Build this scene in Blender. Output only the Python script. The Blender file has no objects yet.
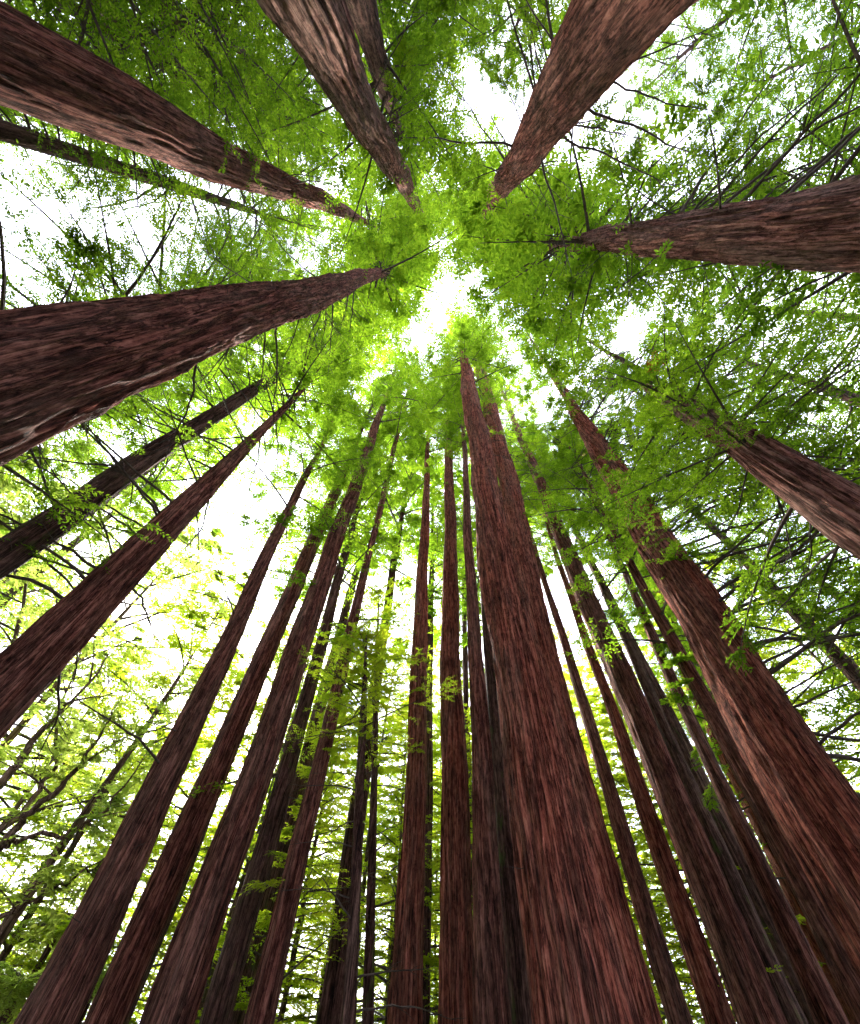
import bpy, math, random
import numpy as np
from mathutils import Vector, Matrix, Euler

# ------------------------------------------------------------------ scene
S = bpy.context.scene
COL = S.collection
GROUND_Z = 0.0
CAM_Z = 1.6
FPX, PXW, PXH = 400.0, 860, 1024
ZX, ZY = 441.0, 256.0                       # where verticals converge in the photograph

# camera basis (looks up and forward, +Y is the photograph's bottom direction)
_zx, _zy = ZX - PXW / 2, PXH / 2 - ZY
TH = math.atan(math.hypot(_zx, _zy) / FPX)
RO = math.atan2(_zx, _zy)
_r0 = np.array([1, 0, 0.]); _u0 = np.array([0, -math.cos(TH), math.sin(TH)])
FWD = np.array([0, math.sin(TH), math.cos(TH)])
RGT = math.cos(RO) * _r0 + math.sin(RO) * _u0
UPV = math.cos(RO) * _u0 - math.sin(RO) * _r0


def ray(px, py):
    return (px - PXW / 2) / FPX * RGT + (PXH / 2 - py) / FPX * UPV + FWD


def azr(px, py):
    d = ray(px, py)
    return math.atan2(d[0], d[1]), math.hypot(d[0], d[1]) / d[2]


def at(px, py, dist):
    """world point seen at a pixel at a horizontal distance"""
    d = ray(px, py)
    k = dist / math.hypot(d[0], d[1])
    return np.array([0, 0, CAM_Z]) + d * k


# ------------------------------------------------------------------ materials
def nodes(name):
    m = bpy.data.materials.new(name); m.use_nodes = True
    nt = m.node_tree; nt.nodes.clear()
    return m, nt, nt.nodes, nt.links


def bark_material(name, dark, mid, light, moss=0.0, bump=1.0, grey=0.35):
    m, nt, N, L = nodes(name)
    out = N.new('ShaderNodeOutputMaterial'); b = N.new('ShaderNodeBsdfPrincipled')
    b.inputs['Roughness'].default_value = 0.85
    b.inputs['Specular IOR Level'].default_value = 0.08
    L.new(b.outputs[0], out.inputs[0])
    tc = N.new('ShaderNodeTexCoord')
    oi = N.new('ShaderNodeObjectInfo')
    off = N.new('ShaderNodeVectorMath'); off.operation = 'MULTIPLY_ADD'
    L.new(oi.outputs['Random'], off.inputs[0]); off.inputs[1].default_value = (31, 17, 53)
    L.new(tc.outputs['Object'], off.inputs[2])

    def noise(sx, sz, detail, rough, dist=0.0):
        mp = N.new('ShaderNodeMapping'); mp.inputs['Scale'].default_value = (sx, sx, sz)
        L.new(off.outputs[0], mp.inputs[0])
        n = N.new('ShaderNodeTexNoise'); n.inputs['Scale'].default_value = 1
        n.inputs['Detail'].default_value = detail; n.inputs['Roughness'].default_value = rough
        n.inputs['Distortion'].default_value = dist
        L.new(mp.outputs[0], n.inputs['Vector'])
        return n
    fib = noise(16, 0.42, 7, 0.70, 1.0)       # fibrous strips
    fin = noise(55, 2.4, 4, 0.64, 0.8)        # fine fibres
    blo = noise(1.3, 0.22, 3, 0.55, 0.6)     # large weathered patches
    brk = noise(9, 3.6, 6, 0.70, 0.6)       # short cross breaks and flakes
    plate = N.new('ShaderNodeTexVoronoi'); plate.feature = 'DISTANCE_TO_EDGE'
    mpv = N.new('ShaderNodeMapping'); mpv.inputs['Scale'].default_value = (8.5, 8.5, .40)
    wob = N.new('ShaderNodeVectorMath'); wob.operation = 'MULTIPLY_ADD'
    L.new(fib.outputs['Color'], wob.inputs[0]); wob.inputs[1].default_value = (.26, .26, 1.6)
    L.new(off.outputs[0], wob.inputs[2]); L.new(wob.outputs[0], mpv.inputs[0])
    L.new(mpv.outputs[0], plate.inputs['Vector']); plate.inputs['Scale'].default_value = 1
    pr = N.new('ShaderNodeMapRange'); pr.inputs['From Max'].default_value = 0.13
    L.new(plate.outputs['Distance'], pr.inputs[0])
    # colour
    rmp = N.new('ShaderNodeValToRGB'); e = rmp.color_ramp.elements
    e[0].position = 0.37; e[0].color = (*dark, 1)
    e[1].position = 0.68; e[1].color = (*light, 1)
    c = e.new(0.50); c.color = (*mid, 1)
    mx = N.new('ShaderNodeMath'); mx.operation = 'MULTIPLY_ADD'
    L.new(fin.outputs[0], mx.inputs[0]); mx.inputs[1].default_value = 0.45
    sub = N.new('ShaderNodeMath'); sub.operation = 'MULTIPLY_ADD'
    L.new(fib.outputs[0], sub.inputs[0]); sub.inputs[1].default_value = 0.75; sub.inputs[2].default_value = -0.10
    L.new(sub.outputs[0], mx.inputs[2])
    mb = N.new('ShaderNodeMath'); mb.operation = 'MULTIPLY_ADD'
    L.new(brk.outputs[0], mb.inputs[0]); mb.inputs[1].default_value = 0.62
    sh = N.new('ShaderNodeMath'); sh.operation = 'ADD'; sh.inputs[1].default_value = -0.31
    L.new(mx.outputs[0], sh.inputs[0]); L.new(sh.outputs[0], mb.inputs[2]); L.new(mb.outputs[0], rmp.inputs[0])
    # cracks between the plates: dark bark, deepened to paint in furrow shade
    crk = N.new('ShaderNodeMix'); crk.data_type = 'RGBA'; crk.blend_type = 'MULTIPLY'
    crk.inputs['B'].default_value = (.22, .19, .19, 1)
    inv = N.new('ShaderNodeMath'); inv.operation = 'SUBTRACT'; inv.inputs[0].default_value = 1
    L.new(pr.outputs[0], inv.inputs[1]); L.new(inv.outputs[0], crk.inputs['Factor'])
    L.new(rmp.outputs[0], crk.inputs['A'])
    # greyed weathering in patches
    gm = N.new('ShaderNodeMix'); gm.data_type = 'RGBA'
    gr = N.new('ShaderNodeMapRange'); gr.inputs['From Min'].default_value = 0.42; gr.inputs['From Max'].default_value = 0.60
    gr.inputs['To Max'].default_value = grey
    L.new(blo.outputs[0], gr.inputs[0]); L.new(gr.outputs[0], gm.inputs['Factor'])
    gs = N.new('ShaderNodeMix'); gs.data_type = 'RGBA'; gs.blend_type = 'MULTIPLY'; gs.inputs['Factor'].default_value = 1
    gv = N.new('ShaderNodeMapRange'); gv.inputs['From Min'].default_value = .38; gv.inputs['From Max'].default_value = .66
    gv.inputs['To Min'].default_value = .25; gv.inputs['To Max'].default_value = 1.5
    L.new(mb.outputs[0], gv.inputs[0]); gs.inputs['A'].default_value = (.20, .135, .105, 1); L.new(gv.outputs[0], gs.inputs['B'])
    L.new(gs.outputs['Result'], gm.inputs['B']); L.new(crk.outputs['Result'], gm.inputs['A'])
    last = gm.outputs['Result']
    mo = noise(2.2, 0.9, 5, 0.65, 0.2)
    mr = N.new('ShaderNodeMapRange')
    mr.inputs['From Min'].default_value = 0.66 - 0.3 * moss; mr.inputs['From Max'].default_value = 0.80 - 0.3 * moss
    mr.inputs['To Max'].default_value = 0.85 if moss > 0 else 0.30
    L.new(mo.outputs[0], mr.inputs[0])
    mm = N.new('ShaderNodeMix'); mm.data_type = 'RGBA'
    L.new(mr.outputs[0], mm.inputs['Factor']); L.new(last, mm.inputs['A'])
    mm.inputs['B'].default_value = (.065, .095, .022, 1)
    L.new(mm.outputs['Result'], b.inputs['Base Color'])
    # relief
    h1 = N.new('ShaderNodeMath'); h1.operation = 'MULTIPLY_ADD'
    L.new(pr.outputs[0], h1.inputs[0]); h1.inputs[1].default_value = 0.55; L.new(fib.outputs[0], h1.inputs[2])
    h2 = N.new('ShaderNodeMath'); h2.operation = 'MULTIPLY_ADD'
    L.new(fin.outputs[0], h2.inputs[0]); h2.inputs[1].default_value = 0.35; L.new(h1.outputs[0], h2.inputs[2])
    bp = N.new('ShaderNodeBump'); bp.inputs['Strength'].default_value = 1.0
    bp.inputs['Distance'].default_value = 0.045 * bump
    h3 = N.new('ShaderNodeMath'); h3.operation = 'MULTIPLY_ADD'
    L.new(brk.outputs[0], h3.inputs[0]); h3.inputs[1].default_value = 0.5; L.new(h2.outputs[0], h3.inputs[2])
    L.new(h3.outputs[0], bp.inputs['Height']); L.new(bp.outputs[0], b.inputs['Normal'])
    return m


def leaf_material(name, c1, c2, c3, trans=0.6):
    m, nt, N, L = nodes(name)
    out = N.new('ShaderNodeOutputMaterial')
    geo = N.new('ShaderNodeNewGeometry'); oi = N.new('ShaderNodeObjectInfo')
    n = N.new('ShaderNodeTexNoise'); n.inputs['Scale'].default_value = 0.55; n.inputs['Detail'].default_value = 3
    L.new(geo.outputs['Position'], n.inputs['Vector'])
    a = N.new('ShaderNodeMath'); a.operation = 'MULTIPLY_ADD'
    L.new(geo.outputs['Random Per Island'], a.inputs[0]); a.inputs[1].default_value = 0.45
    a2 = N.new('ShaderNodeMath'); a2.operation = 'MULTIPLY_ADD'
    L.new(n.outputs[0], a2.inputs[0]); a2.inputs[1].default_value = 0.9; a2.inputs[2].default_value = -0.2
    L.new(a2.outputs[0], a.inputs[2])
    a3 = N.new('ShaderNodeMath'); a3.operation = 'MULTIPLY_ADD'
    L.new(oi.outputs['Random'], a3.inputs[0]); a3.inputs[1].default_value = 0.18; L.new(a.outputs[0], a3.inputs[2])
    r = N.new('ShaderNodeValToRGB'); e = r.color_ramp.elements
    e[0].position = 0.2; e[0].color = (*c1, 1); e[1].position = 0.95; e[1].color = (*c3, 1)
    c = e.new(0.55); c.color = (*c2, 1)
    L.new(a3.outputs[0], r.inputs[0])
    d = N.new('ShaderNodeBsdfDiffuse'); L.new(r.outputs[0], d.inputs[0])
    t = N.new('ShaderNodeBsdfTranslucent')
    br = N.new('ShaderNodeMix'); br.data_type = 'RGBA'; br.blend_type = 'MULTIPLY'; br.inputs['Factor'].default_value = 1
    L.new(r.outputs[0], br.inputs['A']); br.inputs['B'].default_value = (3.1, 3.0, 1.3, 1)
    L.new(br.outputs['Result'], t.inputs[0])
    mx = N.new('ShaderNodeMixShader'); mx.inputs[0].default_value = trans
    L.new(d.outputs[0], mx.inputs[1]); L.new(t.outputs[0], mx.inputs[2])
    L.new(mx.outputs[0], out.inputs[0])
    return m


BARK = {
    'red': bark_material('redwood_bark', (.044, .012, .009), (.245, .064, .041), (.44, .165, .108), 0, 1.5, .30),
    'purple': bark_material('purplish_redwood_bark', (.036, .013, .012), (.170, .057, .042), (.33, .140, .105), 0, 1.5, .32),  # darker purplish brown redwood bark
    'grey': bark_material('weathered_redwood_bark', (.05, .019, .015), (.20, .078, .06), (.36, .19, .155), 0, 1.4, .55),
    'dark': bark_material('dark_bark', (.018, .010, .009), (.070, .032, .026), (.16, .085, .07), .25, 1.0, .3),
    'moss': bark_material('mossy_bark', (.03, .02, .012), (.09, .055, .035), (.17, .12, .08), .45, 1.0, .4),
    'pale': bark_material('pale_bark', (.07, .04, .03), (.18, .11, .08), (.30, .22, .17), .25, .7, .6),
}


def twig_material():
    m, nt, N, L = nodes('dead_twig_wood')
    out = N.new('ShaderNodeOutputMaterial'); b = N.new('ShaderNodeBsdfPrincipled'); L.new(b.outputs[0], out.inputs[0])
    n = N.new('ShaderNodeTexNoise'); n.inputs['Scale'].default_value = 9; n.inputs['Detail'].default_value = 4
    g = N.new('ShaderNodeNewGeometry'); L.new(g.outputs['Position'], n.inputs['Vector'])
    r = N.new('ShaderNodeValToRGB'); e = r.color_ramp.elements
    e[0].position = .3; e[0].color = (.022, .015, .012, 1); e[1].position = .75; e[1].color = (.085, .058, .045, 1)
    L.new(n.outputs[0], r.inputs[0]); L.new(r.outputs[0], b.inputs['Base Color'])
    b.inputs['Roughness'].default_value = .9
    return m


TWIG = twig_material()
LEAF = leaf_material('redwood_needles', (.030, .066, .008), (.064, .118, .012), (.108, .165, .016), .64)
LEAF_DARK = leaf_material('deep_green_needles', (.024, .054, .008), (.050, .096, .011), (.086, .136, .015), .6)
LEAF_LIME = leaf_material('lime_green_leaves', (.075, .125, .012), (.120, .170, .016), (.175, .185, .022), .62)
LEAF_PALE = leaf_material('pale_green_leaves', (.085, .130, .042), (.130, .175, .060), (.17, .20, .075), .66)  # pale green, lightened further to carry hazy glare in the colour
LEAF_RUST = leaf_material('rust_brown_leaves', (.09, .03, .01), (.16, .05, .02), (.22, .08, .03), .4)


def floor_material():
    m, nt, N, L = nodes('forest_floor')
    out = N.new('ShaderNodeOutputMaterial'); b = N.new('ShaderNodeBsdfPrincipled'); L.new(b.outputs[0], out.inputs[0])
    tc = N.new('ShaderNodeTexCoord')
    n = N.new('ShaderNodeTexNoise'); n.inputs['Scale'].default_value = 1.2; n.inputs['Detail'].default_value = 9
    L.new(tc.outputs['Object'], n.inputs['Vector'])
    r = N.new('ShaderNodeValToRGB'); e = r.color_ramp.elements
    e[0].position = .3; e[0].color = (.09, .052, .030, 1); e[1].position = .7; e[1].color = (.26, .17, .10, 1)
    c = e.new(.58); c.color = (.07, .08, .025, 1)
    L.new(n.outputs[0], r.inputs[0]); L.new(r.outputs[0], b.inputs['Base Color'])
    b.inputs['Roughness'].default_value = .95
    bp = N.new('ShaderNodeBump'); bp.inputs['Distance'].default_value = .08
    L.new(n.outputs[0], bp.inputs['Height']); L.new(bp.outputs[0], b.inputs['Normal'])
    return m


FLOOR = floor_material()


# ------------------------------------------------------------------ mesh helpers
def make_mesh(name, V, quads, mats, midx=None, smooth=False):
    """quads: (n,4) int array"""
    me = bpy.data.meshes.new(name)
    n = len(quads)
    me.vertices.add(len(V)); me.vertices.foreach_set('co', np.ascontiguousarray(V, dtype=np.float32).ravel())
    me.loops.add(n * 4); me.loops.foreach_set('vertex_index', np.ascontiguousarray(quads, dtype=np.int32).ravel())
    me.polygons.add(n)
    me.polygons.foreach_set('loop_start', np.arange(n, dtype=np.int32) * 4)
    me.polygons.foreach_set('loop_total', np.full(n, 4, dtype=np.int32))
    for m in mats:
        me.materials.append(m)
    if midx is not None:
        me.polygons.foreach_set('material_index', np.asarray(midx, dtype=np.int32))
    me.polygons.foreach_set('use_smooth', np.full(n, bool(smooth)))
    me.update(calc_edges=True)
    return me


def link(name, data, parent=None, loc=(0, 0, 0), rot=(0, 0, 0), scale=(1, 1, 1)):
    o = bpy.data.objects.new(name, data); COL.objects.link(o)
    o.parent = parent
    o.location = loc; o.rotation_euler = rot; o.scale = scale
    return o


def thing(name, label, cat, loc, group=None):
    o = link(name, None, None, loc)
    o.empty_display_size = .3
    o['label'] = label; o['category'] = cat
    if group:
        o['group'] = group
    return o


class Geo:
    """collects tubes and leaves into one mesh"""
    def __init__(self):
        self.V = []; self.Q = []; self.M = []; self.n = 0

    def add(self, V, Q, mi):
        self.V.append(V); self.Q.append(Q + self.n); self.M.append(np.full(len(Q), mi)); self.n += len(V)

    def tube(self, P, R, k=6, mi=0):
        P = np.asarray(P, float); R = np.asarray(R, float)
        T = np.gradient(P, axis=0); T /= np.linalg.norm(T, axis=1)[:, None] + 1e-9
        ref = np.array([0, 0, 1.]) if abs(T[:, 2]).mean() < .8 else np.array([1., 0, 0])
        A = np.cross(T, ref); A /= np.linalg.norm(A, axis=1)[:, None] + 1e-9
        B = np.cross(T, A)
        a = np.arange(k) * 2 * math.pi / k
        ring = P[:, None] + R[:, None, None] * (np.cos(a)[None, :, None] * A[:, None] + np.sin(a)[None, :, None] * B[:, None])
        n = len(P)
        i = np.arange(n - 1)[:, None] * k; j = np.arange(k)[None]
        Q = np.stack([i + j, i + (j + 1) % k, i + k + (j + 1) % k, i + k + j], -1).reshape(-1, 4)
        self.add(ring.reshape(-1, 3), Q, mi)

    def leaves(self, P, D, Nn, Ln, W, mi):
        """rhombic leaf blades, slightly cupped; all args arrays"""
        D = D / (np.linalg.norm(D, axis=1)[:, None] + 1e-9)
        Sd = np.cross(D, Nn); Sd /= np.linalg.norm(Sd, axis=1)[:, None] + 1e-9
        Nn = np.cross(Sd, D)
        v0 = P; v2 = P + D * Ln[:, None] - Nn * (Ln * .12)[:, None]
        mid = P + D * (Ln * .45)[:, None]
        v1 = mid + Sd * (W * .5)[:, None]; v3 = mid - Sd * (W * .5)[:, None]
        V = np.stack([v0, v1, v2, v3], 1).reshape(-1, 3)
        Q = np.arange(len(P) * 4).reshape(-1, 4)
        self.add(V, Q, mi)

    def mesh(self, name, mats, smooth=False):
        return make_mesh(name, np.concatenate(self.V), np.concatenate(self.Q), mats, np.concatenate(self.M), smooth)


def pnoise(rng, A, Z, nx, cell):
    """value noise on a cylinder: A in [0,1) periodic with nx cells, Z in metres with given cell size"""
    z = Z / cell
    ny = int(z.max()) + 3
    nx = max(3, int(nx))
    g = rng.random((ny, nx))
    x = A * nx
    xi = np.floor(x).astype(int); zi = np.floor(z).astype(int)
    fx = x - xi; fz = z - zi
    fx = fx * fx * (3 - 2 * fx); fz = fz * fz * (3 - 2 * fz)
    x0 = xi % nx; x1 = (xi + 1) % nx
    return (g[zi, x0] * (1 - fx) + g[zi, x1] * fx) * (1 - fz) + (g[zi + 1, x0] * (1 - fx) + g[zi + 1, x1] * fx) * fz


def trunk_mesh(seed, zs, cx, cy, rr, H, dist, rough=1.0):
    """zs, cx, cy, rr: control sections of the trunk's axis and radius"""
    rng = np.random.default_rng(seed)
    base = min(.16, max(.035, dist * .0075))
    Z = [0.0]
    while Z[-1] < H:
        Z.append(Z[-1] + base * (1 + Z[-1] / 7))
    Z = np.array(Z[:-1] + [H])
    r = np.interp(Z, zs, rr)
    x = np.interp(Z, zs, cx); y = np.interp(Z, zs, cy)
    ph = rng.random(4) * 6.28; wv = min(.06, rr[0] * .10) * np.minimum(1, Z / 3)
    x = x + wv * (np.sin(Z * .33 + ph[0]) + .5 * np.sin(Z * .85 + ph[1])); y = y + wv * (np.sin(Z * .29 + ph[2]) + .5 * np.sin(Z * .8 + ph[3]))
    k = int(np.clip(2 * math.pi * rr[0] / max(.018, dist * .0032), 32, 150))
    A = np.arange(k) / k
    AA, ZZ = np.meshgrid(A, Z)
    tw = (AA + ZZ * .004 + .010 * np.sin(ZZ * .8) + .05 * (pnoise(rng, AA, ZZ, 9, 1.3) - .5)) % 1
    circ = 2 * math.pi * rr[0]
    R = r[:, None] * (1 + .17 * (pnoise(rng, tw, ZZ, 6, 7.) - .5) + .10 * (pnoise(rng, tw, ZZ, 11, 3.) - .5))
    # flare and buttress at the foot
    R = R * (1 + (.30 + .25 * (pnoise(rng, AA, ZZ, 7, 6.) - .4)) * np.exp(-ZZ / .8))
    n1 = pnoise(rng, tw, ZZ, circ / .17, 5.0)
    n2 = pnoise(rng, tw, ZZ, circ / .085, 2.2)
    n3 = pnoise(rng, tw, ZZ, circ / .05, .5)
    rid = 1 - np.abs(2 * n1 - 1)
    rid2 = 1 - np.abs(2 * n2 - 1)
    amp = rough * np.minimum(.085, r * .13)[:, None]
    R = R + amp * (.85 * (rid - .5) + .8 * (rid2 - .5) + .7 * (n3 - .5))
    V = np.stack([x[:, None] + R * np.cos(AA * 2 * math.pi), y[:, None] + R * np.sin(AA * 2 * math.pi), ZZ], -1).reshape(-1, 3)
    n = len(Z)
    i = np.arange(n - 1)[:, None] * k; j = np.arange(k)[None]
    Q = np.stack([i + j, i + (j + 1) % k, i + k + (j + 1) % k, i + k + j], -1).reshape(-1, 4)
    return V, Q


UPZ = np.array([0, 0, 1.])


def add_spray(g, rng, P, D, Ln, n, leaf, mi, width=.34, jit=.35):
    """leaves in two rows along many twigs at once. P,D (m,3), Ln (m,)"""
    m = len(P)
    if m == 0:
        return
    u = (np.arange(n)[None] + rng.random((m, n))) / n
    side = np.where(np.arange(n) % 2 == 0, 1., -1.)[None]
    pos = P[:, None] + D[:, None] * (u * Ln[:, None])[..., None]
    pos[..., 2] -= (u ** 2 * Ln[:, None]) * .18
    S_ = np.cross(D, UPZ); S_ /= np.linalg.norm(S_, axis=1)[:, None] + 1e-9
    dirs = D[:, None] * .62 + S_[:, None] * (side * .8)[..., None] + rng.normal(0, .22, (m, n, 3))
    nrm = UPZ + rng.normal(0, jit, (m, n, 3))
    ll = leaf * (.65 + .7 * rng.random((m, n))) * (1.15 - .45 * u)
    g.leaves(pos.reshape(-1, 3), dirs.reshape(-1, 3), nrm.reshape(-1, 3), ll.ravel(), ll.ravel() * width, mi)


def crown_geo(seed, H, hc, R, nb=60, twigs=11, nleaf=26, leaf=.15, lean=None, shape=.8, droop=.18,
              axis=None, gap=.12, mi_leaf=1, width=.34, rise=0.0, g=None, base_r=.07, stagger=0.0):
    """limbs with twigs and leaf sprays around a trunk axis.  lean=(azimuth, amount) makes one side fuller."""
    rng = np.random.default_rng(seed)
    g = g or Geo()
    TP, TD, TL = [], [], []
    for i in range(nb):
        if rng.random() < gap:
            continue
        t = (i + rng.random()) / nb
        h = hc + (H - hc) * t
        if stagger and t < .25:
            h -= abs(rng.normal(0, stagger)) * (1 - t * 4)
        az = i * 2.39996 + rng.normal(0, .5)
        prof = (1 - t) ** shape * .92 + .08
        prof *= min(1, .55 + t * 3.2)
        L = R * prof * rng.uniform(.38, 1.38)
        if lean:
            L *= 1 + lean[1] * math.cos(az - lean[0])
            if L < .25 * R * prof:
                continue
        d = np.array([math.cos(az), math.sin(az), rise + rng.normal(.04, .14) + .35 * t ** 2])
        c0 = axis(h) if axis is not None else np.array([0, 0, h])
        s = np.linspace(0, 1, 7)
        side = np.array([-d[1], d[0], 0])
        bend = rng.normal(0, .14)
        P = c0 + d * (s * L)[:, None] + side * (bend * L * s ** 2)[:, None]
        P[:, 2] -= droop * L * s ** 1.8
        r0 = min(base_r, .012 + .011 * L)
        g.tube(P, r0 * (1 - .85 * s), 5, 0)
        nt = max(4, int(twigs * (.5 + .5 * prof) * rng.uniform(.75, 1.25)))
        st = np.sort(rng.uniform(.16, 1., nt))
        tp = np.stack([np.interp(st, s, P[:, q]) for q in range(3)], 1)
        sg = np.where(np.arange(nt) % 2 == 0, 1., -1.) * rng.uniform(.5, 1.2, nt)
        dh = d / np.linalg.norm(d)
        td = dh[None] * .75 + side[None] * sg[:, None]
        td[:, 2] += rng.normal(-.05, .16, nt) - .12
        td /= np.linalg.norm(td, axis=1)[:, None]
        tl = L * .40 * (1.15 - st * .75) * rng.uniform(.6, 1.3, nt) + .15
        TP.append(tp); TD.append(td); TL.append(tl)
        # fine bare twig wood
        for q in range(0, nt, 3):
            g.tube(np.array([tp[q], tp[q] + td[q] * tl[q] * .5, tp[q] + td[q] * tl[q] - UPZ * tl[q] * .15]),
                   np.array([.009, .006, .002]), 3, 0)
    if TP:
        TP = np.concatenate(TP); TD = np.concatenate(TD); TL = np.concatenate(TL)
        # secondary twigs give each spray its feathery width
        add_spray(g, rng, TP, TD, TL, nleaf, leaf, mi_leaf, width)
        k = len(TP)
        for u in (.35, .7):
            sg = np.where(rng.random(k) < .5, 1., -1.)
            S_ = np.cross(TD, UPZ); S_ /= np.linalg.norm(S_, axis=1)[:, None] + 1e-9
            p2 = TP + TD * (TL * u)[:, None]
            d2 = TD * .6 + S_ * sg[:, None] * .75 + rng.normal(0, .12, (k, 3))
            d2 /= np.linalg.norm(d2, axis=1)[:, None]
            add_spray(g, rng, p2, d2, TL * .5, max(6, int(nleaf * .5)), leaf * .9, mi_leaf, width)
    return g


# ------------------------------------------------------------------ bare branches (shared meshes)
def bare_branch(seed, twigs=7, sag=.12):
    """one dead limb of unit length along +X, tapering, with side twigs"""
    rng = np.random.default_rng(seed); g = Geo()
    s = np.linspace(0, 1, 12)
    wob = np.cumsum(rng.normal(0, .009, (12, 2)), axis=0); wob[0] = 0
    P = np.stack([s, wob[:, 0] + .05 * rng.normal() * s ** 2, wob[:, 1] - sag * s ** 2 + .1 * rng.random() * s], 1)
    g.tube(P, .0085 * (1 - s) ** .8 + .0014, 6, 0)
    for q in range(twigs):
        u = rng.uniform(.2, .95); p = np.array([np.interp(u, s, P[:, k]) for k in range(3)])
        sg = rng.choice([-1, 1]); L = rng.uniform(.14, .38) * (1.2 - u * .6)
        d = np.array([rng.uniform(.5, .9), sg * rng.uniform(.3, .8), rng.normal(0, .2)])
        w = np.linspace(0, 1, 5)[:, None]
        Q = p + d * L * w + np.array([0, sg * .08, -.12]) * L * w ** 2 * rng.uniform(-.5, 1.2) + rng.normal(0, .006, (5, 3)) * w
        g.tube(Q, np.array([.0032, .0028, .0022, .0016, .0009]), 4, 0)
        if rng.random() < .6:
            p2 = Q[2]; d2 = d * .5 + np.array([.1, -sg * .35, rng.normal(0, .15)])
            w = np.linspace(0, 1, 4)[:, None]
            g.tube(p2 + d2 * L * .6 * w, np.array([.0018, .0014, .0011, .0007]), 3, 0)
    return g.mesh('dead_branch', [TWIG], True)


BRANCH = [bare_branch(900 + i, 5 + i % 5, .06 + .05 * (i % 4)) for i in range(9)]


def leafy_branch(seed, leaf_mat, n=16):
    """a live limb of unit length with feathery sprays, dark wood and green leaves"""
    rng = np.random.default_rng(seed); g = Geo()
    s = np.linspace(0, 1, 9)
    P = np.stack([s, .08 * rng.normal() * s ** 2, -.16 * s ** 1.7], 1)
    g.tube(P, .011 * (1 - s) + .0016, 6, 0)
    st = np.sort(rng.uniform(.22, 1, n))
    tp = np.stack([np.interp(st, s, P[:, q]) for q in range(3)], 1)
    sg = np.where(np.arange(n) % 2 == 0, 1., -1.) * rng.uniform(.5, 1.1, n)
    td = np.stack([np.full(n, .75), sg, rng.normal(-.1, .12, n)], 1); td /= np.linalg.norm(td, axis=1)[:, None]
    tl = .36 * (1.15 - .7 * st) * rng.uniform(.6, 1.25, n)
    for q in range(n):
        g.tube(np.array([tp[q], tp[q] + td[q] * tl[q] * .5, tp[q] + td[q] * tl[q] - UPZ * tl[q] * .15]), np.array([.003, .002, .0008]), 3, 0)
    add_spray(g, rng, tp, td, tl, 40, .034, 1, .34)
    for u in (.3, .55, .8):
        S_ = np.cross(td, UPZ); S_ /= np.linalg.norm(S_, axis=1)[:, None]
        sgn = np.where(rng.random(n) < .5, 1., -1.)
        d2 = td * .6 + S_ * sgn[:, None] * .75; d2 /= np.linalg.norm(d2, axis=1)[:, None]
        add_spray(g, rng, tp + td * (tl * u)[:, None], d2, tl * .45, 20, .030, 1, .34)
    return g.mesh('leafy_branch', [TWIG, leaf_mat])


LEAFY = {k: [leafy_branch(700 + 10 * q + i, m) for i in range(4)] for q, (k, m) in
         enumerate((('green', LEAF), ('dark', LEAF_DARK), ('lime', LEAF_LIME)))}


def place_branches(root, axis, radius, seed, n, h0, h1, azc, spread, l0, l1, elev=.05, leafy=None):
    rng = random.Random(seed)
    for i in range(n):
        h = h0 + (h1 - h0) * (i + rng.random()) / n
        az = math.radians(azc + rng.uniform(-spread, spread))       # compass: 0 = +Y, 90 = +X
        a = math.pi / 2 - az
        c = axis(h); r = radius(h) * .9
        L = rng.uniform(l0, l1)
        me = rng.choice(LEAFY[leafy] if leafy else BRANCH)
        o = link('leafy_branch' if leafy else 'dead_branch', me, root,
                 (c[0] + math.cos(a) * r, c[1] + math.sin(a) * r, h),
                 (rng.uniform(-.4, .4), -(elev + rng.gauss(0, .12)), a), (L, L, L))


# ------------------------------------------------------------------ the measured trunks
# key: (sections [(xl,yl,xr,yr)...] trunk edges in the photograph, diameter at the first section, bark, rough, label, crown dict, branches)
G_RED = 'tall redwoods around the viewer'
TREES = {}


def T(key, D, bark, secs, label, crown=None, branches=(), rough=1.0, H=None):
    TREES[key] = dict(D=D, bark=bark, secs=secs, label=label, crown=crown or {}, branches=branches, rough=rough, H=H)


#CROWN: hc, H, R, nb, leaf material, lean(compass deg, amount)
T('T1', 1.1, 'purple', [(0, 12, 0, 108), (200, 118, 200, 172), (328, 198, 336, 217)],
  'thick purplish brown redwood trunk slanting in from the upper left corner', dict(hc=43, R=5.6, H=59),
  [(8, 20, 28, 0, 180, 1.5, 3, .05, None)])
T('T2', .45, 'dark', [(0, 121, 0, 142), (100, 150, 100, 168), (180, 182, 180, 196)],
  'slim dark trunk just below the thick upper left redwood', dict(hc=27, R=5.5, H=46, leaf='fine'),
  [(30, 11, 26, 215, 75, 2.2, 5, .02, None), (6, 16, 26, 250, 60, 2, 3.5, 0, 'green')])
T('T3', .5, 'moss', [(75, 0, 108, 0), (140, 48, 158, 40), (212, 90, 218, 84)],
  'mossy green trunk crossing the top left corner, nearest the thick redwood', dict(hc=15, R=5.8, H=44, leaf='fine'),
  [(8, 12, 24, 240, 120, 2, 4, .05, 'green')])
T('T4', .55, 'moss', [(146, 0, 174, 0), (190, 45, 210, 38), (240, 80, 248, 74)],
  'mossy trunk with leafy branches at the top, right of its mossy neighbour', dict(hc=15, R=6.1, H=44, leaf='fine'),
  [(8, 12, 24, 200, 120, 2, 4, .05, 'green')])
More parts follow.
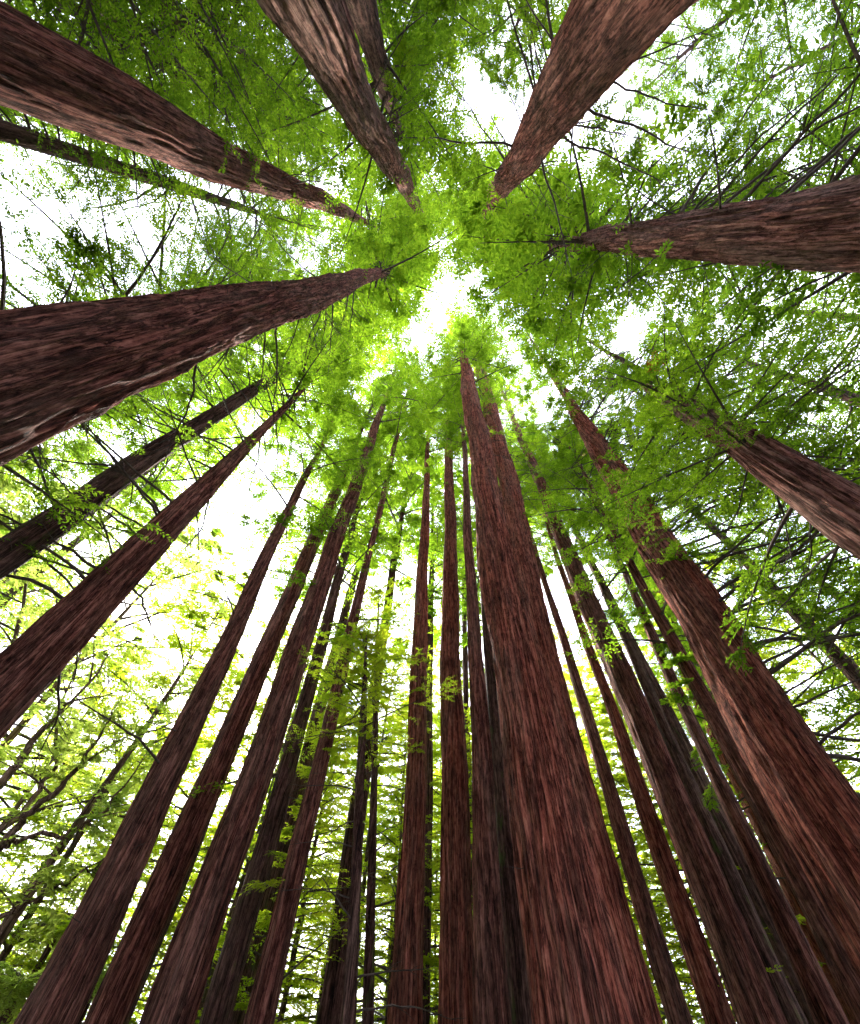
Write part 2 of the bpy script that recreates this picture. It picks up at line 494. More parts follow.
T('T5', 1.1, 'grey', [(256, 0, 342, 0), (332, 100, 374, 100), (368, 150, 400, 150), (416, 210, 424, 210)],
  'close redwood with grey ridged bark at the top, left of the white sky gap', dict(hc=46, R=5.4, H=60),
  [(10, 14, 30, 170, 60, 1.2, 2.6, .05, None), (5, 18, 30, 140, 50, 1.5, 2.6, 0, 'green')], rough=1.3)
T('T5b', .7, 'dark', [(345, 0, 374, 0), (378, 90, 398, 90)],
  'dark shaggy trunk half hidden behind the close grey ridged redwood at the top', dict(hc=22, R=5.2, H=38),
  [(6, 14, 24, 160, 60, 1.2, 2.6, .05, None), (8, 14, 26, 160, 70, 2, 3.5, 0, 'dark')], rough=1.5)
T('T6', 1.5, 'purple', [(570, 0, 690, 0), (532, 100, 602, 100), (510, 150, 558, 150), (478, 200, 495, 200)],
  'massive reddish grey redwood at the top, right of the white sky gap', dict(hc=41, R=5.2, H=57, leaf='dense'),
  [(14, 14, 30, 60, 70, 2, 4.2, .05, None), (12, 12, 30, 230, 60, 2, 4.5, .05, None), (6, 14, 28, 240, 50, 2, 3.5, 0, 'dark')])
T('T7', 1.5, 'grey', [(860, 168, 860, 267), (760, 202, 760, 261), (660, 217, 660, 256), (575, 235, 575, 250)],
  'broad grey-faced redwood reaching in level from the right edge', dict(hc=27, R=7, H=46, leaf='dense'),
  [(26, 11, 25, 122, 28, 3.5, 6.5, .08, None), (10, 16, 26, 20, 70, 2, 4, .05, None), (7, 12, 24, 150, 60, 2.5, 4, 0, 'dark')], rough=1.2)
T('T8', .9, 'grey', [(860, 488, 860, 560), (755, 428, 755, 474), (690, 404, 690, 430)],
  'dark weathered redwood dropping off the right edge below the broad grey-faced one', dict(hc=10.5, R=3.2, H=17, leaf='fine'),
  [(16, 5, 12, 90, 80, 2, 4.5, .05, None), (10, 5.5, 14, 40, 90, 2, 3.6, 0, 'dark')], rough=1.1)
T('T9', 1.5, 'red', [(800, 710, 725, 710), (695, 560, 640, 560), (602, 430, 580, 430), (570, 398, 560, 398)],
  'thick grooved red-brown redwood at the lower right with bare branches on one side', dict(hc=31, R=5.4, H=58),
  [(60, 6, 29, 115, 50, 2.5, 6.5, .03, None), (10, 20, 30, -60, 60, 1.5, 3, .05, None), (7, 10, 24, 110, 50, 2.5, 4.5, -.05, 'dark')])
T('T9b', .95, 'red', [(722, 710, 700, 710), (642, 560, 625, 560), (585, 430, 572, 430)],
  'narrower twin stem pressed against the left flank of the thick grooved redwood', dict(hc=30, R=4.4, H=54), [])
T('T10', 1.3, 'red', [(532, 1024, 630, 1024), (510, 860, 580, 860), (507, 724, 558, 724), (486, 560, 523, 560), (468, 480, 497, 480), (459, 380, 472, 380)],
  'biggest central redwood with rough lit bark, nearest in the lower middle', dict(hc=41, R=6.4, H=63, leaf='green'),
  [(8, 20, 33, 90, 80, 1.2, 2.4, .05, None)], rough=1.25)
T('T10b', 1.2, 'red', [(590, 1024, 656, 1024), (536, 724, 576, 724), (508, 560, 535, 560), (495, 480, 521, 480), (475, 380, 491, 380), (470, 335, 477, 335)],
  'deep red redwood standing tight behind the biggest central trunk, on its right', dict(hc=46, R=6.6, H=62, leaf='green', curved=True),
  [(30, 18, 42, 100, 60, 1.4, 3.2, .08, None)], rough=1.2)
T('T11', .8, 'red', [(438, 1024, 474, 1024), (440, 724, 466, 724), (442, 560, 457, 560), (445, 415, 449, 415)],
  'straight red trunk rising upright in the lower middle, second left of the biggest trunk', dict(hc=40, R=5.2, H=60), [(8, 14, 34, 90, 180, 1, 2, .1, None)])
T('T12', .75, 'purple', [(475, 1024, 513, 1024), (470, 724, 485, 724), (465, 560, 475, 560), (465, 450, 469, 450)],
  'brown trunk between the straight upright red trunk and the dark slim one', dict(hc=35, R=4.8, H=52), [])
T('T12b', .35, 'dark', [(468, 1024, 478, 1024), (464, 724, 470, 724), (461, 560, 465, 560)],
  'very thin dark stem squeezed behind the gap beside the straight red trunk', dict(hc=22, R=3.8, H=34), [])
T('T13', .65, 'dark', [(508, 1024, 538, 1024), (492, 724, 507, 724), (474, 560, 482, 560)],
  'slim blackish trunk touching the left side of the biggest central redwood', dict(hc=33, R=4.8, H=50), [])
T('T14', .8, 'red', [(388, 1024, 422, 1024), (400, 860, 423, 860), (417, 560, 429, 560), (427, 450, 430, 450)],
  'upright dark red trunk standing alone left of the lower middle', dict(hc=39, R=5, H=57), [(6, 12, 30, 90, 180, 1, 2, .1, None)])
T('T15a', .3, 'dark', [(361, 1024, 373, 1024), (372, 724, 378, 724), (377, 645, 379, 645)],
  'thin dark pole-like trunk with bare twigs, right one of a thin pair', dict(hc=11, R=3.2, H=16, leaf='lime'),
  [(12, 4, 12, 0, 180, 1, 2.4, .08, None)])
T('T15b', .3, 'dark', [(341, 1024, 355, 1024), (359, 724, 366, 724)],
  'thin dark pole-like trunk with bare twigs, left one of a thin pair', dict(hc=8.5, R=3.2, H=13, leaf='lime'),
  [(12, 3, 9, 0, 180, 1, 2.4, .08, None)])
T('T16', .65, 'purple', [(243, 1024, 273, 1024), (320, 724, 334, 724), (367, 560, 374, 560), (408, 400, 411, 400)],
  'slender brown trunk leaning right, directly left of the thin dark pair', dict(hc=37, R=5.2, H=60), [(6, 10, 28, 90, 180, 1, 2, .1, None)])
T('T17', .7, 'dark', [(201, 1024, 232, 1024), (290, 724, 305, 724), (342, 560, 350, 560)],
  'dark mossy trunk with leafy tufts between two bare brown trunks, lower left', dict(hc=15, R=4.3, H=36),
  [(14, 5, 18, 90, 180, 1, 2, 0, 'lime')])
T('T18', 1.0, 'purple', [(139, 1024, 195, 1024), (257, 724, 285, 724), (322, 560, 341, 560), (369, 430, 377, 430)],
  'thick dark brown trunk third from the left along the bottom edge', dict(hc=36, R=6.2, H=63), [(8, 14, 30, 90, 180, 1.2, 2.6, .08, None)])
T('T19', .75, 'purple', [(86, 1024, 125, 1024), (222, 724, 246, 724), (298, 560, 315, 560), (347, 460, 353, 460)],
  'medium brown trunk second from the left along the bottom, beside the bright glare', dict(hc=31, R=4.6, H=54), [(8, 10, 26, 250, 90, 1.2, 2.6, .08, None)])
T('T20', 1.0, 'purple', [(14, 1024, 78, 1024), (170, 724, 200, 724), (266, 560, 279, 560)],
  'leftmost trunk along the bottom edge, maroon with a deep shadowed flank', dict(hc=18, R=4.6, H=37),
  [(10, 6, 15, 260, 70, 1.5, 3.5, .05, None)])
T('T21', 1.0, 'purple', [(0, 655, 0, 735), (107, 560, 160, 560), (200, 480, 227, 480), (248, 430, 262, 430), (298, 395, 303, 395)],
  'dark trunk coming from the left edge, lower of the two below the giant one', dict(hc=23, R=5, H=33, lean=(60, .5)),
  [(34, 7, 23, 270, 90, 2, 5, .03, None), (5, 8, 20, 250, 60, 2, 3, 0, 'green')])
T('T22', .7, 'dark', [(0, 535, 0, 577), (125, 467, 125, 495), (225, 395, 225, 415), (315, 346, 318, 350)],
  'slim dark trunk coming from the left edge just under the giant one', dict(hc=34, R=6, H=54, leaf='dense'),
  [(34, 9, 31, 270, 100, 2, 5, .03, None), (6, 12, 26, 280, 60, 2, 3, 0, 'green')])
T('T23', 1.3, 'purple', [(0, 318, 0, 457), (100, 310, 100, 412), (200, 295, 200, 362), (300, 278, 300, 318), (352, 270, 352, 288)],
  'giant shaggy trunk filling the left edge, thickest of all', dict(hc=41, R=7.4, H=62, leaf='dense'),
  [(30, 10, 30, 290, 70, 2, 4.5, .04, None), (8, 18, 28, 20, 60, 1, 2.4, .04, None)], rough=1.6)
T('T24', 0.90, 'purple', [(742.4, 1024.0, 785.6, 1024.0), (682.2, 874.0, 722.8, 874.0), (623.6, 724.0, 653.4, 724.0), (563.1, 560.0, 583.9, 560.0), (505.2, 405.0, 508.8, 405.0)],
  'pale brown trunk leaning left, first big one right of the deep red redwood', dict(hc=39, R=5.6, H=62), [(8, 14, 34, 90, 180, 1, 2.4, .1, None)])
T('T24b', 0.62, 'dark', [(783.9, 1024.0, 811.1, 1024.0), (656.9, 724.0, 670.1, 724.0)],
  'blackish trunk hugging the right side of the pale brown leaning trunk', dict(hc=30, R=4.6, H=42), [])
T('T25', 0.63, 'purple', [(668.4, 1024.0, 693.6, 1024.0), (583.6, 724.0, 594.4, 724.0)],
  'dim background trunk just right of the deep red redwood', dict(hc=29, R=4.4, H=42), [])
T('T26', 0.81, 'red', [(704.9, 1024.0, 737.1, 1024.0), (613.1, 724.0, 625.9, 724.0), (564.5, 600.0, 570.5, 600.0)],
  'dim reddish trunk tucked against the left side of the pale brown leaning trunk', dict(hc=28, R=4.4, H=40), [])
T('T27', 0.64, 'purple', [(814.2, 1024.0, 847.8, 1024.0), (752.5, 874.0, 772.5, 874.0), (686.7, 724.0, 700.3, 724.0)],
  'narrow brown trunk two places right of the pale brown leaning trunk', dict(hc=17, R=4.9, H=34), [(8, 5, 16, 90, 120, 1, 2.2, 0, 'green')])
T('T28', 0.74, 'purple', [(855.0, 1024.0, 900.0, 1024.0), (782.9, 874.0, 809.1, 874.0), (709.1, 724.0, 727.9, 724.0)],
  'dark trunk running out through the lower right corner', dict(hc=15, R=4.9, H=34), [(8, 5, 14, 90, 120, 1, 2.2, 0, 'green')])
T('T29', .35, 'pale', [(855, 945, 868, 945), (790, 829, 797, 829), (768, 788, 773, 788)],
  'thin pale stem between the lower right corner trunk and the thick grooved redwood', dict(hc=9, R=3.8, H=20, nb=30), [])
T('T30', .5, 'moss', [(790, 860, 806, 860), (704, 690, 716, 690), (628, 572, 635, 572)],
  'thin mossy green stem seen under the thick grooved redwood', dict(hc=12, R=4.3, H=28), [(10, 5, 14, 90, 180, 1, 2.2, 0, 'green')])

CROWN_H, CROWN_R = 20.0, 5.5


def crown_variant(seed, mat, **kw):
    return crown_geo(seed, CROWN_H, 0, CROWN_R, **kw).mesh('crown', [TWIG, mat])


CROWNS = {
    'fine': [crown_variant(370 + i, LEAF_DARK if i % 2 else LEAF, nb=80, twigs=12, nleaf=36, leaf=.115, shape=.5, width=.36, gap=.2, stagger=3) for i in range(3)],
    'dense': [crown_variant(320 + i, LEAF, nb=125, twigs=12, nleaf=20, leaf=.25, shape=.42, width=.36, gap=.12, stagger=3.5) for i in range(3)],
    'green': [crown_variant(300 + i, LEAF, nb=82, twigs=11, nleaf=22, leaf=.20, shape=.50, width=.36, gap=.22, stagger=3.5) for i in range(5)],
    'dark': [crown_variant(330 + i, LEAF_DARK, nb=82, twigs=11, nleaf=22, leaf=.20, shape=.50, width=.36, gap=.22, stagger=3.5) for i in range(2)],
    'lime': [crown_variant(350 + i, LEAF_LIME, nb=70, twigs=11, nleaf=26, leaf=.15, shape=.6, width=.40) for i in range(2)],
}

LEAFM = {'fine': LEAF, 'dense': LEAF, 'green': LEAF, 'dark': LEAF_DARK, 'lime': LEAF_LIME, 'pale': LEAF_PALE}
AXES = {}


def build_tree(key, t, idx):
    secs = t['secs']; rows = []
    d0 = None; a0 = None
    for xl, yl, xr, yr in secs:
        (p1, r1), (p2, r2) = azr(xl, yl), azr(xr, yr)
        dp = (p2 - p1 + math.pi) % (2 * math.pi) - math.pi
        hw = math.sin(abs(dp) / 2)
        if d0 is None:
            d0 = t['D'] / 2 / hw; a0 = p1 + dp / 2
        a = p1 + dp / 2
        lat = d0 * math.sin(a - a0)
        rows.append((CAM_Z + 2 * d0 / (r1 + r2), lat, d0 * hw))
    hs = np.array([r[0] for r in rows]); lat = np.array([r[1] for r in rows]); rad = np.array([r[2] for r in rows])
    # a straight, slightly leaning axis
    if len(hs) > 1:
        w = 1 / (1 + (hs - CAM_Z) / hs[0]) ** 1.6
        A = np.stack([hs - hs[0], np.ones_like(hs)], 1)
        sl, ic = np.linalg.lstsq(A * w[:, None], lat * w, rcond=None)[0]
    else:
        sl, ic = 0, 0
    rad = np.minimum.accumulate(np.convolve(np.pad(rad, 1, mode='edge'), [.2, .6, .2], 'valid'))
    c = t['crown']
    H = c.get('H', max(hs[-1] * 1.35, 34))
    H = max(H, hs[-1] + 4)
    slope = min((rad[0] - rad[-1]) / (hs[-1] - hs[0] + 1e-6), .035)
    zs = np.concatenate([[0], hs, [H]])
    r_foot = rad[0] + min(slope, .02) * hs[0]
    rr = np.concatenate([[r_foot], rad, [.03]])
    dirx, diry = math.sin(a0), math.cos(a0)
    tx, ty = math.cos(a0), -math.sin(a0)                    # to the right (clockwise)
    lt = sl * (zs - hs[0]) + ic
    if c.get('curved'):                                     # this stem visibly bends away from its neighbour
        lt = np.interp(zs, hs, lat)
    l0 = lt[0]
    base = (d0 * dirx + l0 * tx, d0 * diry + l0 * ty, GROUND_Z)
    cx = (lt - l0) * tx; cy = (lt - l0) * ty
    root = thing('redwood_tree', t['label'], 'tree', base, G_RED)
    V, Q = trunk_mesh(100 + idx, zs, cx, cy, rr, H, d0, t['rough'])
    link('trunk', make_mesh('trunk', V, Q, [BARK[t['bark']]], None, True), root)
    axis = lambda h: np.array([np.interp(h, zs, cx), np.interp(h, zs, cy), h])
    radius = lambda h: float(np.interp(h, zs, rr))
    hc = c.get('hc', hs[-1] * .85)
    me = CROWNS[c.get('leaf', 'green')]; me = me[idx % len(me)]
    k = (H - hc) / CROWN_H; kr = c.get('R', 5.0) / CROWN_R
    tilt = Vector((float(axis(H)[0] - axis(hc)[0]), float(axis(H)[1] - axis(hc)[1]), H - hc))
    qt = Vector((0, 0, 1)).rotation_difference(tilt) @ Euler((0, 0, idx * 1.7)).to_quaternion()
    link('crown', me, root, tuple(axis(hc)), qt.to_euler(), (kr, kr, k))
    for q, b in enumerate(t['branches']):
        n, h0, h1, azc, sp, l0_, l1_, el, leafy = b
        place_branches(root, axis, radius, idx * 10 + q, n, h0, min(h1, H - 2), azc, sp, l0_, l1_, el, leafy)
    if t['D'] >= .9:
        place_branches(root, axis, radius, idx * 10 + 7, 9, max(3, hs[0]), hc, 0, 180, .35, .9, .1, None)
    AXES[key] = (root, axis, radius, d0)
    return root


for i, (k, t) in enumerate(TREES.items()):
    build_tree(k, t, i)


# a clump of rust-brown dead needles hanging in the right-hand tree
_root, _ax, _rad, _d = AXES['T8']
_p = at(655, 362, 7.3) - np.array(_root.location)
_g = Geo(); _rng = np.random.default_rng(12)
_dd = _rng.normal(0, 1, (22, 3)); _dd /= np.linalg.norm(_dd, axis=1)[:, None]
_g.tube(np.array([[*(_ax(_p[2] - .4)[:2]), _p[2] - .4], (_p + _ax(_p[2])) / 2, _p]), np.array([.03, .02, .01]), 5, 0)
add_spray(_g, _rng, np.tile(_p, (22, 1)), _dd, np.full(22, .38), 16, .10, 1, .4)
link('dead_spray', _g.mesh('dead_spray', [TWIG, LEAF_RUST]), _root)

# ------------------------------------------------------------------ trees between and behind them
def background_variant(seed, H, hc, R, nb, leaf_mat, bark, r0, **kw):
    rng = np.random.default_rng(seed)
    zs = np.array([0, H * .5, H]); rr = np.array([r0, r0 * .62, .02])
    cx = np.array([0, rng.normal(0, .15), rng.normal(0, .3)]); cy = np.array([0, rng.normal(0, .15), rng.normal(0, .3)])
    V, Q = trunk_mesh(seed, zs, cx, cy, rr, H, 26)
    tm = make_mesh('trunk', V, Q, [bark], None, True)
    axis = lambda h: np.array([np.interp(h, zs, cx), np.interp(h, zs, cy), h])
    cm = crown_geo(seed + 1, H, hc, R, nb, axis=axis, **kw).mesh('crown', [TWIG, leaf_mat])
    return tm, cm


VAR = {
    'tall': [background_variant(2000 + 7 * i, 46, 11, 5.6, 120, LEAF, BARK['dark'], .38, leaf=.20, nleaf=22, twigs=11, width=.40, shape=.5, gap=.2, stagger=3) for i in range(3)],
    'deep': [background_variant(2100 + 7 * i, 40, 7, 5.6, 110, LEAF_DARK, BARK['dark'], .34, leaf=.18, nleaf=22, twigs=11, width=.38, shape=.5, gap=.22, stagger=2) for i in range(3)],
    'fine': [background_variant(2500 + 7 * i, 40, 8, 5.4, 105, LEAF_DARK, BARK['dark'], .32, leaf=.115, nleaf=38, twigs=12, width=.36, shape=.5, gap=.2, stagger=2) for i in range(3)],
    'lime': [background_variant(2200 + 7 * i, 26, 2.5, 5.0, 100, LEAF_LIME, BARK['moss'], .16, nleaf=26, leaf=.18, twigs=12, shape=.45, droop=.10, gap=.15, width=.45, rise=.15) for i in range(3)],
    'upper': [background_variant(2400 + 7 * i, 48, 24, 5.6, 90, LEAF, BARK['dark'], .36, leaf=.21, nleaf=22, twigs=11, width=.40, shape=.5, gap=.2, stagger=3) for i in range(2)],
    'pale': [background_variant(2300 + 7 * i, 18, 2.0, 4.6, 66, LEAF_PALE, BARK['pale'], .15, leaf=.18, twigs=10, shape=.45, droop=.1, gap=.2, width=.5, rise=.15) for i in range(2)],
}
BG = {
    'tall': ('redwood_tree', 'leafy green redwood standing back among the grove, trunk mostly hidden by foliage', 'green redwoods filling in behind the big trunks'),
    'deep': ('redwood_tree', 'deep green redwood set back on the shaded right side, with low branches', 'deep green redwoods on the shaded right side'),
    'upper': ('redwood_tree', 'slim redwood farther back whose high green top closes the canopy', 'high-topped redwoods closing the canopy'),
    'fine': ('redwood_tree', 'fine-leaved redwood set back between the near trunks at the top and upper left', 'fine-leaved redwoods behind the near trunks'),
    'lime': ('understory_tree', 'bright yellow-green leafy tree glowing behind the lower trunks', 'yellow-green trees behind the lower trunks'),
    'pale': ('understory_tree', 'pale green leafy tree in the bright opening at lower left', 'pale green trees in the lower left opening'),
}


def bg_tree(kind, az, dist, scale=1.0):
    rng = random.Random(int(az * 31 + dist * 17))
    a = math.radians(az)
    name, label, group = BG[kind]
    root = thing(name, label, 'tree', (dist * math.sin(a), dist * math.cos(a), GROUND_Z), group)
    root.rotation_euler = (0, 0, rng.uniform(0, 6.28)); s = scale * rng.uniform(.9, 1.1)
    root.scale = (s, s, s * rng.uniform(.92, 1.08))
    tm, cm = rng.choice(VAR[kind])
    link('trunk', tm, root); link('crown', cm, root)


# forward arc (bottom of the picture): yellow-green trees in the open beyond the grove, a few high redwoods
for az, d in [(-34, 27), (-25, 30), (-18, 27), (-11, 31), (-5, 28), (1, 32), (6, 28), (12, 31), (17, 27), (23, 32), (29, 28), (36, 30), (43, 27), (50, 30)]:
    bg_tree('lime', az, d)
for az, d in [(-15, 21), (-7, 19), (1, 21), (9, 20), (20, 22), (33, 21), (-24, 20)]:
    bg_tree('upper', az, d)
for i in range(26):
    bg_tree('lime', -34 + 92 * (i + .5 * math.sin(i * 5.1)) / 26, 43 + 8 * math.sin(i * 2.3), .62)
for i in range(24):
    bg_tree('lime', -40 + 102 * (i + .5 * math.sin(i * 3.7)) / 24, 64 + 7 * math.sin(i * 1.9), 1.15)
for az, d in [(-30, 35), (-21, 36), (-14, 34), (-8, 36), (-2, 36), (3, 38), (9, 35), (14, 38), (20, 36), (26, 38), (33, 35), (39, 36)]:
    bg_tree('lime', az, d, .9)
for az, d in [(-12, 19), (-2, 21), (7, 20), (27, 22)]:
    bg_tree('lime', az, d, .55)
bg_tree('pale', -44, 33, 1.9)
bg_tree('upper', -56, 23)
bg_tree('upper', -68, 20)
for az, d in [(-54, 31), (-67, 32)]:
    bg_tree('tall', az, d)
for az, d, k in [(-66, 20, 1.25), (-74, 22, 1.3), (-58, 26, 1.3), (-47, 33, 1.4)]:
    bg_tree('pale', az, d, k)
# right and upper right
for az, d in [(52, 20), (62, 18), (65, 14), (76, 21), (94, 12.5), (96, 19), (99, 16), (56, 28), (66, 26), (75, 28), (108, 22), (85, 24)]:
    bg_tree('deep', az, d)
# behind the viewer (top of the picture)
for az, d in [(150, 13), (162, 10), (172, 14), (180, 10), (188, 13), (197, 9.5), (207, 13), (158, 19), (175, 20), (192, 19), (216, 16), (128, 17), (226, 11), (117, 19), (139, 21)]:
    bg_tree('fine', az, d)
bg_tree('fine', -78.5, 13, 1.35)
bg_tree('fine', -77, 17, 1.3)
# left: thin cover
for az, d in [(-76, 12), (-104, 23), (-118, 13), (-107, 21), (-128, 10.5), (-112, 18), (-124, 17), (-134, 20), (-75, 19)]:
    bg_tree('fine', az, d)
for az, d in [(-62, 28), (-40, 30), (-50, 32)]:
    bg_tree('pale', az, d)

# ------------------------------------------------------------------ the opening at the lower left
def smooth_path(P, n=18):
    P = np.asarray(P, float); t = np.linspace(0, 1, len(P)); u = np.linspace(0, 1, n)
    Q = np.stack([np.interp(u, t, P[:, q]) for q in range(3)], 1)
    for _ in range(3):
        Q[1:-1] = (Q[:-2] + 2 * Q[1:-1] + Q[2:]) / 4
    return Q


def leaf_tufts(g, rng, P, n, L, leaf, mi, start=.3):
    st = rng.uniform(start, 1, n)
    t = np.linspace(0, 1, len(P))
    p = np.stack([np.interp(st, t, P[:, q]) for q in range(3)], 1)
    d = rng.normal(0, 1, (n, 3)); d[:, 2] = d[:, 2] * .45 + .15; d /= np.linalg.norm(d, axis=1)[:, None]
    ln = L * rng.uniform(.5, 1.3, n)
    for q in range(n):
        g.tube(np.array([p[q], p[q] + d[q] * ln[q] * .5 + UPZ * .03, p[q] + d[q] * ln[q]]), np.array([.010, .006, .002]), 3, 0)
    add_spray(g, rng, p, d, ln, 34, leaf, mi, .5)
    for u in (.4, .75):
        d2 = d + rng.normal(0, .7, (n, 3)); d2 /= np.linalg.norm(d2, axis=1)[:, None]
        add_spray(g, rng, p + d * (ln * u)[:, None], d2, ln * .6, 22, leaf, mi, .5)


tw_a = math.radians(-52); tw_d = 18
tw_base = np.array([tw_d * math.sin(tw_a), tw_d * math.cos(tw_a), 0])
tw = thing('broadleaf_tree', 'twisted many-limbed tree with crooked mossy branches in the bright left opening', 'tree', tuple(tw_base))
rng = np.random.default_rng(77)
fork = np.array([.15, .1, 2.6])
Vt, Qt = trunk_mesh(771, np.array([0, 1.3, 2.7]), np.array([0, .05, .15]), np.array([0, .07, .1]), np.array([.38, .32, .26]), 2.7, 18, .8)
link('trunk', make_mesh('trunk', Vt, Qt, [BARK['moss']], None, True), tw)
LIMBS = [
    ([(0, 790, 17.5), (30, 746, 17.7), (50, 720, 18.2), (78, 697, 18.7), (120, 640, 19.3)], 0.136),
    ([(0, 848, 17.2), (30, 812, 16.9), (75, 772, 16.9), (95, 742, 17.0), (125, 690, 17.2)], 0.120),
    ([(0, 836, 18.2), (35, 800, 18.6), (56, 760, 18.9), (60, 700, 19.6), (95, 610, 20.0)], 0.096),
    ([(-10, 850, 16.5), (25, 836, 16.0), (70, 832, 15.5), (110, 805, 15.5), (165, 730, 15.8)], 0.064),
    ([(-20, 925, 16.5), (30, 904, 16.0), (85, 872, 15.8), (120, 850, 16.2)], 0.056),
    ([(-30, 760, 17.2), (0, 680, 17.2), (25, 600, 17.7), (40, 520, 18.9)], 0.112),
    ([(-60, 720, 18.9), (-20, 600, 19.8), (10, 500, 21.3)], 0.112),
]
for P, r in LIMBS:
    pts = [fork] + [at(*p) - tw_base for p in P]
    pts = smooth_path(pts, 26); pts[4:] += rng.normal(0, .05, (22, 3))
    g = Geo(); g.tube(pts, r * (1 - np.linspace(0, 1, 26)) ** .75 + .010, 7, 0)
    for q in range(4):
        i0 = rng.integers(9, 22); dd = rng.normal(0, 1, 3); dd[2] = abs(dd[2]) * .6
        dd /= np.linalg.norm(dd); b = smooth_path([pts[i0], pts[i0] + dd * .8 + UPZ * .15, pts[i0] + dd * 2.0], 8)
        g.tube(b, np.linspace(r * .3, .006, 8), 5, 0)
    limb = link('limb', g.mesh('limb', [BARK['pale']], True), tw)  # paler bark than the trunk paints in the light on the limbs
    g = Geo(); leaf_tufts(g, rng, pts, 22, 1.3, .15, 1, .5)
    link('foliage', g.mesh('foliage', [TWIG, LEAF_PALE]), limb)

le_b = at(20, 905, 19); le_base = np.array([le_b[0], le_b[1], 0])
le = thing('leaning_tree', 'leaning stem, pale pinkish from glare, far back in the bright left opening', 'tree', tuple(le_base))
pts = smooth_path([[0, 0, 0], le_b - le_base, at(62, 845, 19) - le_base, at(140, 737, 19) - le_base, at(185, 668, 19) - le_base], 24)
g = Geo(); g.tube(pts, np.linspace(.20, .07, 24), 10, 0); link('trunk', g.mesh('trunk', [BARK['pale']], True), le)  # pale bark puts the glare over this stem into its colour
g = Geo(); leaf_tufts(g, rng, pts, 26, 1.3, .15, 1, .62); link('crown', g.mesh('crown', [TWIG, LEAF_PALE]), le)


def frond_mesh(seed):
    rng = np.random.default_rng(seed); g = Geo()
    s = np.linspace(0, 1, 14); P = np.stack([s * .86, .05 * rng.normal() * s ** 2, .48 * s - .72 * s ** 2.2], 1)
    g.tube(P, .010 * (1 - s) + .002, 5, 0)
    n = 32; st = np.linspace(.12, .98, n); p = np.stack([np.interp(st, s, P[:, q]) for q in range(3)], 1)
    for sg in (-1, 1):
        d = np.tile([.35, sg * 1., -.12], (n, 1)) + rng.normal(0, .06, (n, 3)); d /= np.linalg.norm(d, axis=1)[:, None]
        ln = .26 * np.sin(np.pi * (st * .86 + .12)) ** .8 + .02
        add_spray(g, rng, p, d, ln, 12, .060, 1, .42, .15)
    return g.mesh('frond', [TWIG, LEAF_PALE])


FROND = [frond_mesh(60 + i) for i in range(3)]
for px, py, dist, lab in ((22, 985, 21, 'tree fern with arching pale fronds at the very lower left corner'),
                          (62, 925, 26, 'smaller tree fern set farther back above the corner fern'),
                          (100, 975, 24, 'tree fern partly hidden by the leftmost bottom trunk')):
    p = at(px, py, dist); f = thing('tree_fern', lab, 'fern', (p[0], p[1], 0), 'tree ferns in the lower left opening')
    Vt, Qt = trunk_mesh(int(px), np.array([0, p[2]]), np.zeros(2), np.zeros(2), np.array([.13, .10]), p[2], dist, 1.5)
    link('trunk', make_mesh('trunk', Vt, Qt, [BARK['dark']], None, True), f)
    for q in range(15):
        L_ = random.Random(q + px).uniform(1.6, 2.3)
        link('frond', FROND[q % 3], f, (0, 0, p[2] - .03), (0, -.25 + .35 * (q % 3), q * 2.4), (L_, L_, L_))

# ------------------------------------------------------------------ ground
n = 61
xs = np.concatenate([np.linspace(-400, -60, 12), np.linspace(-55, 55, 45), np.linspace(60, 400, 12)])
X, Y = np.meshgrid(xs, xs)
rng = np.random.default_rng(5)
Zg = -.06 + rng.random(X.shape) * .05
V = np.stack([X, Y, Zg], -1).reshape(-1, 3); k = len(xs)
i = np.arange(k - 1)[:, None] * k; j = np.arange(k - 1)[None]
Q = np.stack([i + j, i + j + 1, i + k + j + 1, i + k + j], -1).reshape(-1, 4)
gnd = link('ground', make_mesh('ground', V, Q, [FLOOR], None, True)); gnd['kind'] = 'structure'

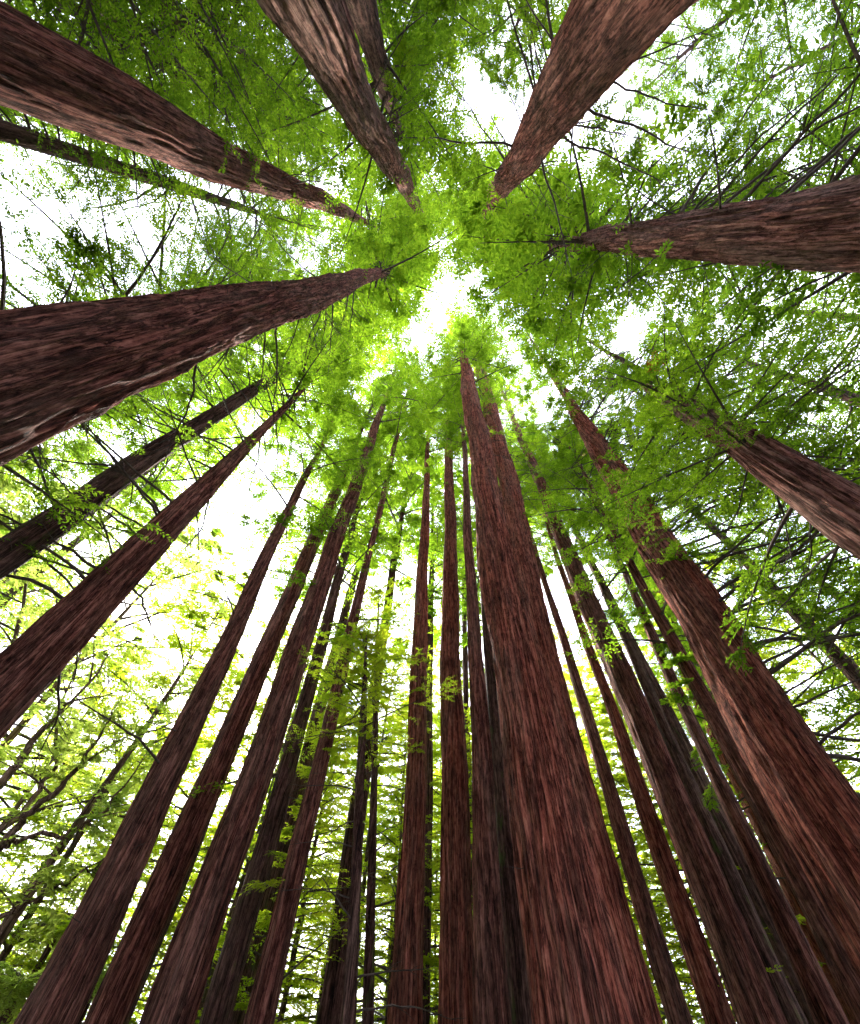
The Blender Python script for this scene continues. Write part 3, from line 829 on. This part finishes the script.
# ------------------------------------------------------------------ light
sd = ray(245, 655)
sun_az = math.atan2(sd[0], sd[1]); sun_el = math.atan2(sd[2], math.hypot(sd[0], sd[1]))
W = bpy.data.worlds.new('World'); S.world = W; W.use_nodes = True
nt = W.node_tree; nt.nodes.clear(); N = nt.nodes; L = nt.links
wo = N.new('ShaderNodeOutputWorld'); bg = N.new('ShaderNodeBackground'); L.new(bg.outputs[0], wo.inputs[0])
sky = N.new('ShaderNodeTexSky'); sky.sky_type = 'NISHITA'; sky.sun_disc = False
sky.sun_elevation = sun_el; sky.sun_rotation = sun_az
sky.air_density = 1.0; sky.dust_density = 3.0; sky.ozone_density = 1.5
tc = N.new('ShaderNodeTexCoord')
cl = N.new('ShaderNodeTexNoise'); cl.inputs['Scale'].default_value = 3.2; cl.inputs['Detail'].default_value = 6
L.new(tc.outputs['Generated'], cl.inputs['Vector'])
cr = N.new('ShaderNodeMapRange'); cr.inputs['From Min'].default_value = .40; cr.inputs['From Max'].default_value = .62
cr.inputs['To Min'].default_value = .45; cr.inputs['To Max'].default_value = 1.0
L.new(cl.outputs[0], cr.inputs[0])
mx = N.new('ShaderNodeMix'); mx.data_type = 'RGBA'
L.new(cr.outputs[0], mx.inputs['Factor']); L.new(sky.outputs[0], mx.inputs['A']); mx.inputs['B'].default_value = (8.4, 8.4, 10.4, 1)
L.new(mx.outputs['Result'], bg.inputs['Color']); bg.inputs['Strength'].default_value = .11

ld = bpy.data.lights.new('sun', 'SUN'); ld.energy = 5.0; ld.angle = math.radians(8); ld.color = (1, .94, .84)
so = link('sun', ld)
from mathutils import Vector, Matrix
so.rotation_euler = Vector(sd).to_track_quat('Z', 'Y').to_euler()

# ------------------------------------------------------------------ camera
cd = bpy.data.cameras.new('camera'); cam = link('camera', cd)
M = Matrix.Identity(4)
for r in range(3):
    M[r][0] = RGT[r]; M[r][1] = UPV[r]; M[r][2] = -FWD[r]
M[2][3] = CAM_Z
cam.matrix_world = M
cd.sensor_fit = 'HORIZONTAL'; cd.sensor_width = 36; cd.lens = 36 * FPX / PXW
cd.clip_start = .05; cd.clip_end = 1500
S.camera = cam

S.view_settings.view_transform = 'Standard'; S.view_settings.look = 'None'
S.view_settings.exposure = 3.15; S.view_settings.gamma = 1.0; S.view_settings.use_curve_mapping = False
S.render.engine = 'CYCLES'
cy = S.cycles
cy.max_bounces = 5; cy.diffuse_bounces = 3; cy.glossy_bounces = 2; cy.transmission_bounces = 4; cy.transparent_max_bounces = 4
cy.use_denoising = True
cy.use_adaptive_sampling = True; cy.adaptive_threshold = .03
cy.sample_clamp_indirect = 8
